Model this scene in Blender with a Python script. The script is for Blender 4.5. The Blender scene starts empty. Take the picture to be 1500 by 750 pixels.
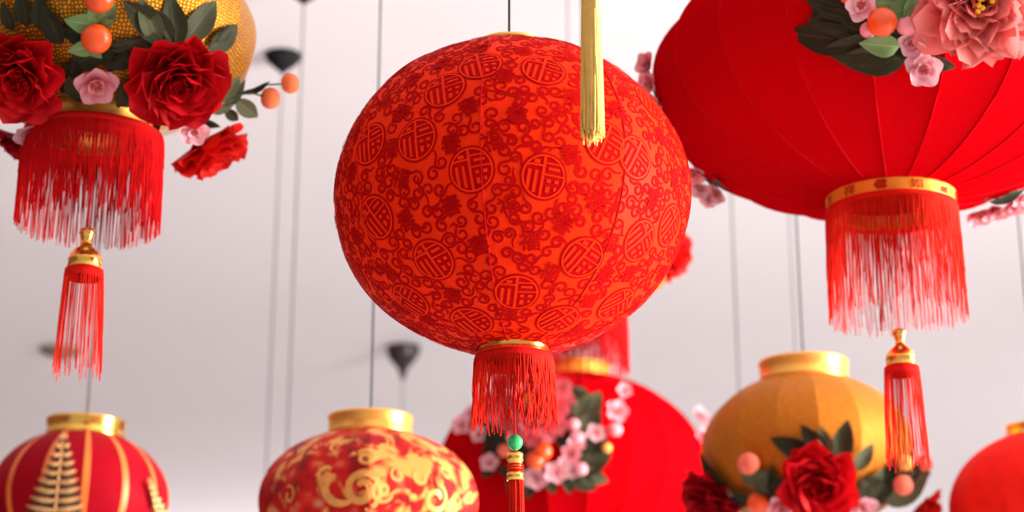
import bpy, math, random
from mathutils import Vector, Matrix
random.seed(11)
rnd = random.uniform
SC = bpy.context.scene
COL = SC.collection
PI = math.pi

# ------------------------------------------------------------------ camera
F_PX = 2600.0
TILT = math.radians(17.0)
ZC = 1.6
CEIL = ZC + 3.0
cam_data = bpy.data.cameras.new('camera')
cam = bpy.data.objects.new('camera', cam_data)
COL.objects.link(cam)
cam_data.sensor_width = 36.0
cam_data.lens = F_PX / 1500.0 * 36.0
cam.location = (0, 0, ZC)
cam.rotation_euler = (PI / 2 + TILT, 0, 0)
cam_data.clip_end = 200
cam_data.dof.use_dof = True
cam_data.dof.focus_distance = 2.33
cam_data.dof.aperture_fstop = cam_data.lens / 16.5
SC.camera = cam

# ------------------------------------------------------------------ light
SC.view_settings.view_transform = 'Standard'
SC.view_settings.look = 'None'
SC.view_settings.gamma = 1.0
SC.view_settings.use_curve_mapping = False
SC.view_settings.exposure = 0.05
world = bpy.data.worlds.new('daylight')
SC.world = world
world.use_nodes = True
world.node_tree.nodes['Background'].inputs[0].default_value = (1.0, 0.93, 0.95, 1)
world.node_tree.nodes['Background'].inputs[1].default_value = 0.52


def area(name, loc, aim, sx, sy, power, col):
    d = bpy.data.lights.new(name, 'AREA')
    d.shape = 'RECTANGLE'
    d.size, d.size_y, d.energy, d.color = sx, sy, power, col
    d.spread = math.radians(150)
    o = bpy.data.objects.new(name, d)
    COL.objects.link(o)
    o.location = loc
    o.rotation_euler = (Vector(aim) - Vector(loc)).to_track_quat('-Z', 'Z').to_euler()
    return o


# daylight through the tall windows on the right of the hall
area('window_daylight', (7.6, 2.4, 1.9), (0, 3.2, 1.9), 6.5, 2.6, 1950, (1.0, 0.99, 0.97))
area('window_daylight_far', (7.6, 13.5, 2.0), (0, 13.5, 1.6), 10.0, 3.2, 260, (1.0, 0.99, 0.98))

area('ceiling_fill_end', (0, 23.6, 2.4), (0, 0, 2.4), 13.0, 3.0, 500, (1.0, 0.98, 0.98))  # added fill lamp at the far end, evens the ceiling; no window there

# ------------------------------------------------------------------ materials


def nd(nt, typ, x=0, y=0):
    return nt.nodes.new(typ)


def newmat(name):
    m = bpy.data.materials.new(name)
    m.use_nodes = True
    nt = m.node_tree
    return m, nt, nt.nodes['Principled BSDF']


def mat(name, col, rough=0.6, metal=0.0, var=0.12, scale=30.0, bump=0.0, bscale=200.0, sheen=0.0,
        rand=0.0, coat=0.0, emboss=None, trans=0.0):
    m, nt, p = newmat(name)
    L = nt.links.new
    tc = nd(nt, 'ShaderNodeTexCoord')
    n = nd(nt, 'ShaderNodeTexNoise')
    n.inputs['Scale'].default_value = scale
    n.inputs['Detail'].default_value = 3
    L(tc.outputs['Object'], n.inputs['Vector'])
    hsv = nd(nt, 'ShaderNodeHueSaturation')
    hsv.inputs['Color'].default_value = (*col, 1)
    mr = nd(nt, 'ShaderNodeMapRange')
    mr.inputs['To Min'].default_value = 1 - var
    mr.inputs['To Max'].default_value = 1 + var
    mr.inputs['From Min'].default_value = 0.25
    mr.inputs['From Max'].default_value = 0.75
    L(n.outputs['Fac'], mr.inputs['Value'])
    out = mr.outputs['Result']
    if rand:
        oi = nd(nt, 'ShaderNodeObjectInfo')
        m2 = nd(nt, 'ShaderNodeMapRange')
        m2.inputs['To Min'].default_value = 1 - rand
        m2.inputs['To Max'].default_value = 1 + rand
        L(oi.outputs['Random'], m2.inputs['Value'])
        mu = nd(nt, 'ShaderNodeMath')
        mu.operation = 'MULTIPLY'
        L(out, mu.inputs[0])
        L(m2.outputs['Result'], mu.inputs[1])
        out = mu.outputs[0]
    L(out, hsv.inputs['Value'])
    L(hsv.outputs['Color'], p.inputs['Base Color'])
    p.inputs['Roughness'].default_value = rough
    p.inputs['Metallic'].default_value = metal
    p.inputs['Specular IOR Level'].default_value = 0.5 if (metal or coat) else 0.03
    p.inputs['Sheen Weight'].default_value = sheen
    p.inputs['Coat Weight'].default_value = coat
    if sheen:
        p.inputs['Sheen Tint'].default_value = (*[min(1, c * 1.1 + 0.05) for c in col], 1)
        p.inputs['Specular IOR Level'].default_value = 0.2
    if bump:
        b = nd(nt, 'ShaderNodeBump')
        b.inputs['Strength'].default_value = bump
        b.inputs['Distance'].default_value = 0.002
        n2 = nd(nt, 'ShaderNodeTexNoise')
        n2.inputs['Scale'].default_value = bscale
        n2.inputs['Detail'].default_value = 2
        L(tc.outputs['Object'], n2.inputs['Vector'])
        L(n2.outputs['Fac'], b.inputs['Height'])
        L(b.outputs['Normal'], p.inputs['Normal'])
    if trans:
        tl = nd(nt, 'ShaderNodeBsdfTranslucent')
        L(hsv.outputs['Color'], tl.inputs['Color'])
        mx = nd(nt, 'ShaderNodeMixShader')
        mx.inputs[0].default_value = trans
        L(p.outputs[0], mx.inputs[1])
        L(tl.outputs[0], mx.inputs[2])
        L(mx.outputs[0], nt.nodes['Material Output'].inputs['Surface'])
    return m


def weave_mat(name, colA, colB, su, sv, rough, metal, dark=0.45):
    """coarse woven cloth: threads crossing along the UV of a panel"""
    m, nt, p = newmat(name)
    L = nt.links.new
    uv = nd(nt, 'ShaderNodeUVMap')
    mp = nd(nt, 'ShaderNodeMapping')
    mp.inputs['Scale'].default_value = (su, sv, 1)
    L(uv.outputs[0], mp.inputs['Vector'])
    v = nd(nt, 'ShaderNodeTexVoronoi')
    v.feature = 'DISTANCE_TO_EDGE'
    v.voronoi_dimensions = '2D'
    v.inputs['Scale'].default_value = 1
    v.inputs['Randomness'].default_value = 0.55
    L(mp.outputs[0], v.inputs['Vector'])
    v2 = nd(nt, 'ShaderNodeTexVoronoi')
    v2.voronoi_dimensions = '2D'
    v2.inputs['Scale'].default_value = 1
    v2.inputs['Randomness'].default_value = 0.55
    L(mp.outputs[0], v2.inputs['Vector'])
    cr = nd(nt, 'ShaderNodeValToRGB')
    cr.color_ramp.elements[0].position = 0.02
    cr.color_ramp.elements[0].color = (*[c * dark for c in colB], 1)
    cr.color_ramp.elements[1].position = 0.28
    cr.color_ramp.elements[1].color = (*colA, 1)
    L(v.outputs['Distance'], cr.inputs['Fac'])
    mx = nd(nt, 'ShaderNodeMix')
    mx.data_type = 'RGBA'
    mx.blend_type = 'MULTIPLY'
    mx.inputs[0].default_value = 0.45
    L(cr.outputs[0], mx.inputs[6])
    sep = nd(nt, 'ShaderNodeSeparateColor')
    L(v2.outputs['Color'], sep.inputs[0])
    cr2 = nd(nt, 'ShaderNodeValToRGB')
    cr2.color_ramp.elements[0].color = (*[0.45 + 0.3 * c for c in colB], 1)
    cr2.color_ramp.elements[1].color = (1.0, 1.0, 1.0, 1)
    L(sep.outputs[0], cr2.inputs['Fac'])
    L(cr2.outputs[0], mx.inputs[7])
    L(mx.outputs[2], p.inputs['Base Color'])
    p.inputs['Roughness'].default_value = rough
    p.inputs['Specular IOR Level'].default_value = 0.1 if metal else 0.0
    p.inputs['Metallic'].default_value = metal
    b = nd(nt, 'ShaderNodeBump')
    b.inputs['Strength'].default_value = 0.6
    b.inputs['Distance'].default_value = 0.0015
    L(v.outputs['Distance'], b.inputs['Height'])
    L(b.outputs['Normal'], p.inputs['Normal'])
    return m


def petal_mat(name, base, tip, rough=0.55, rand=0.15, pos=(0.15, 0.95), trans=0.12):
    m, nt, p = newmat(name)
    L = nt.links.new
    uv = nd(nt, 'ShaderNodeUVMap')
    sp = nd(nt, 'ShaderNodeSeparateXYZ')
    L(uv.outputs[0], sp.inputs[0])
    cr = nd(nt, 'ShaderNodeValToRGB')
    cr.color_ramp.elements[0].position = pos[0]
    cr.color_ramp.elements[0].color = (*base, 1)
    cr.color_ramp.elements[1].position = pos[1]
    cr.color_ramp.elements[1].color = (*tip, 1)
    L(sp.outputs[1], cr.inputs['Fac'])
    w = nd(nt, 'ShaderNodeTexWave')
    w.inputs['Scale'].default_value = 5
    w.inputs['Distortion'].default_value = 2
    mp = nd(nt, 'ShaderNodeMapping')
    mp.inputs['Scale'].default_value = (2.0, 0.4, 1)
    L(uv.outputs[0], mp.inputs['Vector'])
    L(mp.outputs[0], w.inputs['Vector'])
    oi = nd(nt, 'ShaderNodeObjectInfo')
    m2 = nd(nt, 'ShaderNodeMapRange')
    m2.inputs['To Min'].default_value = 1 - rand
    m2.inputs['To Max'].default_value = 1 + rand
    L(oi.outputs['Random'], m2.inputs['Value'])
    m3 = nd(nt, 'ShaderNodeMapRange')
    m3.inputs['To Min'].default_value = 0.9
    m3.inputs['To Max'].default_value = 1.08
    L(w.outputs['Fac'], m3.inputs['Value'])
    mu = nd(nt, 'ShaderNodeMath')
    mu.operation = 'MULTIPLY'
    L(m2.outputs[0], mu.inputs[0])
    L(m3.outputs[0], mu.inputs[1])
    hsv = nd(nt, 'ShaderNodeHueSaturation')
    L(cr.outputs[0], hsv.inputs['Color'])
    L(mu.outputs[0], hsv.inputs['Value'])
    L(hsv.outputs[0], p.inputs['Base Color'])
    p.inputs['Roughness'].default_value = rough
    p.inputs['Specular IOR Level'].default_value = 0.12
    tl = nd(nt, 'ShaderNodeBsdfTranslucent')
    L(hsv.outputs['Color'], tl.inputs['Color'])
    mx = nd(nt, 'ShaderNodeMixShader')
    mx.inputs[0].default_value = trans
    L(p.outputs[0], mx.inputs[1])
    L(tl.outputs[0], mx.inputs[2])
    L(mx.outputs[0], nt.nodes['Material Output'].inputs['Surface'])
    return m


def leaf_mat(name, col, rib):
    m, nt, p = newmat(name)
    L = nt.links.new
    uv = nd(nt, 'ShaderNodeUVMap')
    sp = nd(nt, 'ShaderNodeSeparateXYZ')
    L(uv.outputs[0], sp.inputs[0])
    a = nd(nt, 'ShaderNodeMath')
    a.operation = 'SUBTRACT'
    a.inputs[1].default_value = 0.5
    L(sp.outputs[0], a.inputs[0])
    ab = nd(nt, 'ShaderNodeMath')
    ab.operation = 'ABSOLUTE'
    L(a.outputs[0], ab.inputs[0])
    # side veins slant away from the midrib
    mad = nd(nt, 'ShaderNodeMath')
    mad.operation = 'MULTIPLY_ADD'
    mad.inputs[1].default_value = -0.55
    L(ab.outputs[0], mad.inputs[0])
    L(sp.outputs[1], mad.inputs[2])
    s = nd(nt, 'ShaderNodeMath')
    s.operation = 'SINE'
    sc = nd(nt, 'ShaderNodeMath')
    sc.operation = 'MULTIPLY'
    sc.inputs[1].default_value = 62
    L(mad.outputs[0], sc.inputs[0])
    L(sc.outputs[0], s.inputs[0])
    vein = nd(nt, 'ShaderNodeMapRange')
    vein.inputs['From Min'].default_value = 0.75
    vein.inputs['From Max'].default_value = 1.0
    vein.inputs['To Max'].default_value = 0.35
    L(s.outputs[0], vein.inputs['Value'])
    mid = nd(nt, 'ShaderNodeMapRange')
    mid.inputs['From Min'].default_value = 0.05
    mid.inputs['From Max'].default_value = 0.01
    L(ab.outputs[0], mid.inputs['Value'])
    mxm = nd(nt, 'ShaderNodeMath')
    mxm.operation = 'MAXIMUM'
    L(vein.outputs[0], mxm.inputs[0])
    L(mid.outputs[0], mxm.inputs[1])
    mx = nd(nt, 'ShaderNodeMix')
    mx.data_type = 'RGBA'
    L(mxm.outputs[0], mx.inputs[0])
    mx.inputs[6].default_value = (*col, 1)
    mx.inputs[7].default_value = (*rib, 1)
    oi = nd(nt, 'ShaderNodeObjectInfo')
    m2 = nd(nt, 'ShaderNodeMapRange')
    m2.inputs['To Min'].default_value = 0.7
    m2.inputs['To Max'].default_value = 1.3
    L(oi.outputs['Random'], m2.inputs['Value'])
    hsv = nd(nt, 'ShaderNodeHueSaturation')
    L(mx.outputs[2], hsv.inputs['Color'])
    L(m2.outputs[0], hsv.inputs['Value'])
    L(hsv.outputs[0], p.inputs['Base Color'])
    p.inputs['Roughness'].default_value = 0.55
    p.inputs['Specular IOR Level'].default_value = 0.12
    return m


def brocade_mat(name, root):
    """red silk with gold-thread cloud and blossom motifs"""
    m, nt, p = newmat(name)
    L = nt.links.new
    tc = nd(nt, 'ShaderNodeTexCoord')
    tc.object = root
    n = nd(nt, 'ShaderNodeTexNoise')
    n.inputs['Scale'].default_value = 13
    n.inputs['Detail'].default_value = 2.5
    n.inputs['Distortion'].default_value = 1.6
    L(tc.outputs['Object'], n.inputs['Vector'])
    v = nd(nt, 'ShaderNodeTexVoronoi')
    v.inputs['Scale'].default_value = 34
    L(tc.outputs['Object'], v.inputs['Vector'])
    s = nd(nt, 'ShaderNodeMath')
    s.operation = 'MULTIPLY_ADD'
    s.inputs[1].default_value = -0.22
    L(v.outputs['Distance'], s.inputs[0])
    L(n.outputs['Fac'], s.inputs[2])
    r = nd(nt, 'ShaderNodeMapRange')
    r.inputs['From Min'].default_value = 0.40
    r.inputs['From Max'].default_value = 0.50
    L(s.outputs[0], r.inputs['Value'])
    n3 = nd(nt, 'ShaderNodeTexNoise')
    n3.inputs['Scale'].default_value = 26
    n3.inputs['Detail'].default_value = 1
    L(tc.outputs['Object'], n3.inputs['Vector'])
    cr = nd(nt, 'ShaderNodeValToRGB')
    e = cr.color_ramp.elements
    e[0].position, e[0].color = 0.36, (0.30, 0.008, 0.01, 1)
    e[1].position, e[1].color = 0.60, (0.60, 0.018, 0.014, 1)
    q = cr.color_ramp.elements.new(0.69)
    q.color = (0.62, 0.10, 0.05, 1)
    q = cr.color_ramp.elements.new(0.76)
    q.color = (0.42, 0.30, 0.16, 1)
    L(n3.outputs['Fac'], cr.inputs['Fac'])
    mx = nd(nt, 'ShaderNodeMix')
    mx.data_type = 'RGBA'
    L(r.outputs[0], mx.inputs[0])
    L(cr.outputs[0], mx.inputs[6])
    mx.inputs[7].default_value = (0.80, 0.36, 0.085, 1)
    L(mx.outputs[2], p.inputs['Base Color'])
    ml = nd(nt, 'ShaderNodeMath')
    ml.operation = 'MULTIPLY'
    ml.inputs[1].default_value = 0.55
    L(r.outputs[0], ml.inputs[0])
    L(ml.outputs[0], p.inputs['Metallic'])
    p.inputs['Roughness'].default_value = 0.5
    p.inputs['Specular IOR Level'].default_value = 0.08
    b = nd(nt, 'ShaderNodeBump')
    b.inputs['Strength'].default_value = 0.5
    b.inputs['Distance'].default_value = 0.002
    L(r.outputs[0], b.inputs['Height'])
    L(b.outputs['Normal'], p.inputs['Normal'])
    return m


M = {}
M['satin'] = mat('satin_red_cloth', (0.90, 0.026, 0.003), 0.5, var=0.10, scale=60, bump=0.25, bscale=260)
M['velvet'] = mat('velvet_red_pattern', (0.46, 0.0015, 0.002), 0.75, var=0.06, scale=60)
M['seam'] = mat('red_seam_thread', (0.62, 0.006, 0.010), 0.7, var=0.15, scale=300)
M['red_cloth'] = weave_mat('red_crepe_cloth', (0.60, 0.0014, 0.005), (0.55, 0.001, 0.004), 60, 420, 0.75, 0.0, 0.85)
M['red_rib'] = mat('red_rib_binding', (0.52, 0.002, 0.006), 0.7)
M['red_plain'] = mat('plain_red_cloth', (0.82, 0.016, 0.010), 0.6, var=0.10, scale=26, bump=0.2, bscale=300)
M['red_silk'] = mat('deep_red_silk', (0.33, 0.003, 0.010), 0.5, var=0.08, scale=20)
M['stripe'] = mat('gold_orange_stripe', (0.84, 0.17, 0.025), 0.45, metal=0.15, var=0.25, scale=14)
M['gold_weave'] = weave_mat('gold_sequin_weave', (0.80, 0.33, 0.025), (0.28, 0.08, 0.006), 15, 66, 0.40, 0.55, 0.22)
M['gold_weave_far'] = weave_mat('gold_sequin_weave_fine', (0.80, 0.27, 0.022), (0.38, 0.11, 0.008), 15, 120, 0.5, 0.35, 0.6)
M['gold'] = mat('polished_gold_metal', (1.0, 0.58, 0.12), 0.2, metal=1.0, var=0.06, scale=12)
M['gold_soft'] = mat('brushed_gold_metal', (0.95, 0.50, 0.10), 0.34, metal=0.75, var=0.08, scale=12)
M['gold_band'] = mat('printed_gold_band', (0.90, 0.34, 0.025), 0.5, metal=0.35, var=0.08, scale=30)
M['print'] = mat('red_brown_print', (0.45, 0.03, 0.01), 0.6)
M['fringe'] = mat('red_fringe_thread', (0.74, 0.008, 0.010), 0.6, var=0.12, scale=60, trans=0.15)
M['fringe_hot'] = mat('scarlet_fringe_thread', (0.84, 0.022, 0.010), 0.6, var=0.12, scale=60, trans=0.15)
M['braid'] = mat('red_braid', (0.72, 0.012, 0.010), 0.65, var=0.1, scale=200, bump=0.4, bscale=500)
M['yellow'] = mat('pale_yellow_silk', (1.0, 0.63, 0.17), 0.5, var=0.1, scale=120, trans=0.1)
M['jade'] = mat('green_jade_bead', (0.015, 0.50, 0.13), 0.25, var=0.15, scale=160, coat=0.5)
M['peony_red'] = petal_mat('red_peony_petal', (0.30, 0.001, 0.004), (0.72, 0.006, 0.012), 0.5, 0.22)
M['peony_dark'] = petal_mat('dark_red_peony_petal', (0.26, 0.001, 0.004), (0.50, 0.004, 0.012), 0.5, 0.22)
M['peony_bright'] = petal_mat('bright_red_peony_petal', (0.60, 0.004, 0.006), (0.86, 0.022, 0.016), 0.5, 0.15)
M['peony_pink'] = petal_mat('coral_pink_peony_petal', (0.92, 0.11, 0.09), (0.98, 0.31, 0.28), 0.55, 0.08, (0.2, 0.9), 0.3)
M['peony_rose'] = petal_mat('rose_pink_peony_petal', (0.80, 0.10, 0.13), (0.86, 0.22, 0.25), 0.55, 0.12, (0.2, 0.9), 0.2)
M['blossom'] = petal_mat('pale_pink_blossom_petal', (0.80, 0.22, 0.30), (0.90, 0.52, 0.56), 0.6, 0.12, (0.1, 0.6), 0.2)
M['blossom_deep'] = petal_mat('pink_blossom_petal', (0.72, 0.06, 0.12), (0.94, 0.42, 0.46), 0.6, 0.12, (0.1, 0.8), 0.2)
M['stamen'] = mat('yellow_stamens', (0.95, 0.50, 0.05), 0.6, var=0.2, scale=200)
M['stamen_pink'] = mat('rosy_flower_eye', (0.70, 0.14, 0.10), 0.6, var=0.2, scale=200)
M['leaf'] = leaf_mat('dark_green_leaf', (0.030, 0.031, 0.014), (0.065, 0.065, 0.03))
M['leaf_mid'] = leaf_mat('sage_green_leaf', (0.075, 0.080, 0.038), (0.14, 0.145, 0.075))
M['leaf_light'] = leaf_mat('light_green_leaf', (0.15, 0.26, 0.09), (0.28, 0.36, 0.16))
M['orange'] = mat('orange_kumquat_skin', (0.93, 0.085, 0.003), 0.28, var=0.10, scale=60, bump=0.15, bscale=500, coat=0.3)
M['peach'] = mat('peach_berry_skin', (0.93, 0.24, 0.10), 0.6, var=0.10, scale=60)
M['coral'] = mat('coral_berry_skin', (0.88, 0.19, 0.12), 0.6, var=0.10, scale=60)
M['bud'] = mat('pink_bud', (0.88, 0.34, 0.38), 0.6, var=0.15, scale=60)
M['amber'] = mat('amber_berry_skin', (0.90, 0.46, 0.12), 0.5, var=0.10, scale=60)
M['stem'] = mat('dark_green_stem', (0.05, 0.05, 0.025), 0.7)
M['frond'] = mat('glittered_gold_frond', (0.78, 0.42, 0.16), 0.45, metal=0.35, var=0.25, scale=60)
M['frond_green'] = mat('bronze_green_frond', (0.07, 0.075, 0.045), 0.5, var=0.2, scale=60)
M['wire'] = mat('dark_green_grey_wire', (0.035, 0.055, 0.052), 0.6)
M['wire_grey'] = mat('grey_wire', (0.09, 0.088, 0.088), 0.6)
M['black'] = mat('black_metal_mount', (0.018, 0.016, 0.018), 0.35, var=0.2)
M['bronze'] = mat('dark_bronze_mount', (0.055, 0.042, 0.040), 0.28, metal=0.5, var=0.2)
M['olive'] = mat('olive_brown_fixture', (0.24, 0.19, 0.13), 0.6)
M['swirl'] = mat('gold_thread_swirl', (0.84, 0.38, 0.09), 0.5, metal=0.5, var=0.2, scale=60)
M['ceiling'] = mat('pale_plaster_ceiling', (0.85, 0.80, 0.808), 0.95, var=0.02, scale=0.6)
M['wall'] = mat('pale_plaster_wall', (0.76, 0.71, 0.72), 0.95, var=0.02, scale=0.6)
M['panelling'] = mat('brown_wood_panelling', (0.18, 0.085, 0.07), 0.6, var=0.2, scale=3)
M['floor'] = mat('pale_stone_floor', (0.56, 0.53, 0.53), 0.7, var=0.08, scale=2.0)

# ------------------------------------------------------------------ helpers


class MB:
    def __init__(self):
        self.v, self.f, self.uv, self.mi = [], [], [], []

    def vert(self, p, uv=(0, 0)):
        self.v.append(tuple(p))
        self.uv.append(uv)
        return len(self.v) - 1

    def grid(self, fn, nu, nv):
        i0 = len(self.v)
        for j in range(nv + 1):
            for i in range(nu + 1):
                u, v = i / nu, j / nv
                self.vert(fn(u, v), (u, v))
        for j in range(nv):
            for i in range(nu):
                a = i0 + j * (nu + 1) + i
                self.f.append((a, a + 1, a + nu + 2, a + nu + 1))

    def lathe(self, prof, n=32):
        self.grid(lambda u, v: (prof[round(v * (len(prof) - 1))][0] * math.cos(2 * PI * u),
                                prof[round(v * (len(prof) - 1))][0] * math.sin(2 * PI * u),
                                prof[round(v * (len(prof) - 1))][1]), n, len(prof) - 1)

    def tube(self, pts, r0, r1=None, n=6):
        r1 = r0 if r1 is None else r1
        pts = [Vector(p) for p in pts]
        i0 = len(self.v)
        for k, p in enumerate(pts):
            d = (pts[min(k + 1, len(pts) - 1)] - pts[max(k - 1, 0)]).normalized()
            a = d.orthogonal().normalized()
            if abs(d.z) > 0.5:
                a = (Vector((1, 0, 0)) - d * d.x).normalized()
            b = d.cross(a)
            t = k / max(1, len(pts) - 1)
            r = r0 + (r1 - r0) * t
            for i in range(n):
                an = 2 * PI * i / n
                self.vert(p + a * (r * math.cos(an)) + b * (r * math.sin(an)), (i / n, t))
        for k in range(len(pts) - 1):
            for i in range(n):
                a0, a1 = i0 + k * n + i, i0 + k * n + (i + 1) % n
                self.f.append((a0, a1, a1 + n, a0 + n))

    def ball(self, c, rx, rz=None, n=14, m=9):
        rz = rx if rz is None else rz
        c = Vector(c)
        self.grid(lambda u, v: c + Vector((rx * math.sin(PI * v) * math.cos(2 * PI * u),
                                           rx * math.sin(PI * v) * math.sin(2 * PI * u),
                                           -rz * math.cos(PI * v))), n, m)

    def mesh(self, name, m, smooth=True):
        me = bpy.data.meshes.new(name)
        me.from_pydata(self.v, [], self.f)
        for x in (m if isinstance(m, (list, tuple)) else [m]):
            me.materials.append(x)
        ul = me.uv_layers.new(name='UVMap')
        flat = []
        for l in me.loops:
            flat.extend(self.uv[l.vertex_index])
        ul.data.foreach_set('uv', flat)
        me.polygons.foreach_set('use_smooth', [smooth] * len(me.polygons))
        me.update()
        return me

    def build(self, name, m, parent=None, mtx=None, smooth=True):
        return link(name, self.mesh(name, m, smooth), parent, mtx)


def link(name, me, parent=None, mtx=None, label=None, stuff=False):
    o = bpy.data.objects.new(name, me)
    COL.objects.link(o)
    if parent:
        o.parent = parent
    if mtx is not None:
        o.matrix_local = mtx
    if label:
        o['label'] = label
    if stuff:
        o['kind'] = 'stuff'
    return o


def thing(name, label, cat, loc, group=None, rot=(0, 0, 0)):
    o = bpy.data.objects.new(name, None)
    o.empty_display_size = 0.05
    COL.objects.link(o)
    o.location = loc
    o.rotation_euler = rot
    o['label'], o['category'] = label, cat
    if group:
        o['group'] = group
    return o


RIGHT = Vector((1, 0, 0))
UP = Vector((0, -math.sin(TILT), math.cos(TILT)))
FWD = Vector((0, math.cos(TILT), math.sin(TILT)))
EYE = Vector((0, 0, ZC))


def at(px, py, d):
    """world point seen at a pixel of the photograph, at depth d along the view"""
    return EYE + FWD * d + RIGHT * ((px - 750) / F_PX * d) + UP * ((375 - py) / F_PX * d)


def ray(px, py):
    return (FWD + RIGHT * ((px - 750) / F_PX) + UP * ((375 - py) / F_PX)).normalized()


# ------------------------------------------------------------------ setting


def slab(name, x0, x1, y0, y1, z0, z1, m):
    b = MB()
    P = [(x, y, z) for z in (z0, z1) for y in (y0, y1) for x in (x0, x1)]
    for p in P:
        b.vert(p, (p[0], p[1]))
    b.f = [(0, 2, 3, 1), (4, 5, 7, 6), (0, 1, 5, 4), (2, 6, 7, 3), (0, 4, 6, 2), (1, 3, 7, 5)]
    o = b.build(name, m, smooth=False)
    o['kind'] = 'structure'
    return o


slab('ceiling', -8.0, 8.0, -6.0, 24.0, CEIL, CEIL + 0.2, M['ceiling'])
slab('floor', -8.0, 8.0, -6.0, 24.0, -0.2, 0.0, M['floor'])
slab('wall_left', -8.2, -8.0, -6.0, 24.0, 0.0, CEIL, M['panelling'])
slab('wall_far', -8.0, 8.0, 24.0, 24.2, 0.0, CEIL, M['wall'])
slab('wall_right', 8.0, 8.2, -6.0, 24.0, 0.0, 0.9, M['wall'])

# ------------------------------------------------------------------ lantern shell


class Shell:
    """ellipsoid lantern body cut at a top and a bottom ring, stretched over ribs"""

    def __init__(self, R, b, rt, rb, n, bulge, off=0.0, p=1.0):
        self.R, self.b, self.n, self.bulge, self.off, self.p = R, b, n, bulge, off, p
        self.phit, self.phib = math.acos(rt ** (1 / p)), -math.acos(rb ** (1 / p))
        self.zt, self.zb = b * math.sin(self.phit), b * math.sin(self.phib)
        self.rt, self.rb = R * rt, R * rb

    def rad(self, th):
        w = 2 * PI / self.n
        t = ((th - self.off) % w) - w / 2
        chord = math.cos(w / 2) / math.cos(t)
        return chord + (1 - chord) * self.bulge

    def pt(self, th, phi, d=0.0):
        r = self.R * math.cos(phi) ** self.p * self.rad(th) + d * math.cos(phi)
        return Vector((r * math.cos(th), r * math.sin(th), self.b * math.sin(phi) + d * math.sin(phi)))

    def proj(self, p, d=0.0):
        return self.pt(math.atan2(p.y, p.x), math.atan2(p.z / self.b, math.hypot(p.x, p.y) / self.R), d)

    def normal(self, p):
        return Vector((p.x / self.R ** 2, p.y / self.R ** 2, p.z / self.b ** 2)).normalized()


def panels(root, S, m, cols=6, rows=26, name='panel'):
    w = 2 * PI / S.n
    b = MB()
    b.grid(lambda u, v: S.pt(S.off + w * u, S.phib + (S.phit - S.phib) * v), cols, rows)
    me = b.mesh(name, m)
    for k in range(S.n):
        link(name, me, root, Matrix.Rotation(w * k, 4, 'Z'))


def ring_part(root, name, m, r, z0, z1, lip=0.06, n=64, inner=True):
    h = z1 - z0
    t = 0.0025
    pr = [(r - t, z0), (r, z0), (r + h * lip, z0 + h * 0.12), (r, z0 + h * 0.25), (r, z0 + h * 0.78),
          (r + h * lip, z0 + h * 0.9), (r, z1), (r - t, z1), (r - t, z0)]
    b = MB()
    b.lathe(pr, n)
    return b.build(name, m, root)


def strands(root, name, m, r0, r1, z0, L, n, th, jitter=0.10, fill=False, wob=0.0, short=0.0):
    """many loose threads hung in a ring, as one fringe"""
    b = MB()
    for k in range(n):
        a = 2 * PI * (k + rnd(-0.4, 0.4)) / n
        q = math.sqrt(random.random()) if fill else 1.0
        l = L * (1 - rnd(0, jitter)) * (1 - (short * random.random() if random.random() < 0.55 else 0))
        ph, ph2 = rnd(0, 6.3), rnd(0, 6.3)
        sw = rnd(-1, 1) * wob
        pts = []
        K = 5 if wob else 3
        for j in range(K + 1):
            t = j / K
            r = (r0 + (r1 - r0) * t ** 0.8) * q + wob * 0.6 * math.sin(ph2 + 5 * t) * t
            aa = a + (wob * math.sin(ph + 4 * t) * t + sw * t) / max(r1, 0.01)
            pts.append((r * math.cos(aa), r * math.sin(aa), z0 - l * t))
        b.tube(pts, th, th * 0.75, 3)
    o = b.build(name, m, root)
    o['kind'] = 'stuff'
    return o


def hung_wire(root, top, m, r=0.0019, mount=True, x=0.0):
    """the wire from a lantern's crown up to the ceiling, plus its small mount there"""
    Mi = root.matrix_basis.inverted()
    base = Vector((x, 0, top))
    w0 = root.matrix_basis @ base
    end = Mi @ Vector((w0.x, w0.y, CEIL))
    b = MB()
    b.tube([base, end], r, r, 8)
    w = b.build('wire', m, root)
    if mount:
        c = MB()
        c.lathe([(0.004, end.z - 0.06), (0.03, end.z - 0.045), (0.055, end.z - 0.012), (0.06, end.z - 0.001), (0.001, end.z - 0.001)], 24)
        c.build('ceiling_mount', M['black'], w, Matrix.Translation((end.x, end.y, 0)))
    # crown bar that the wire is tied to
    return w


def crown_bar(root, S, z):
    b = MB()
    r = S.rt * 0.98
    b.tube([(-r, 0, z), (r, 0, z)], 0.002, 0.002, 6)
    b.tube([(0, -r, z), (0, r, z)], 0.002, 0.002, 6)
    return b.build('crown_bar', M['gold_soft'], root)


# ------------------------------------------------------------------ flowers


def petal_mesh(name, m, W, cup, curl, ruffle, jag, seed, nu=4, nv=5, blunt=0.62, notch=0.0):
    rr = random.Random(seed)
    ph = [rr.uniform(0, 6.3) for _ in range(4)]
    tip = [rr.uniform(-jag, jag) for _ in range(nu + 1)]
    b = MB()

    def fn(u, v):
        s = 2 * u - 1
        w = W * math.sin(PI * (0.09 + blunt * v))
        y = v * (1 - 0.16 * s * s * v) + tip[round(u * nu)] * v ** 4
        y -= notch * v ** 3 * max(0, 1 - abs(s) * 2.2)
        z = cup * s * s * w + curl * v * v + ruffle * v * math.sin(s * 4.2 + ph[0]) + ruffle * 0.7 * v * v * math.sin(s * 8 + ph[1])
        z -= 0.22 * max(0.0, v - 0.7)
        return (w * s, y, z)
    b.grid(fn, nu, nv)
    return b.mesh(name, m)


PET = {}


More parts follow.
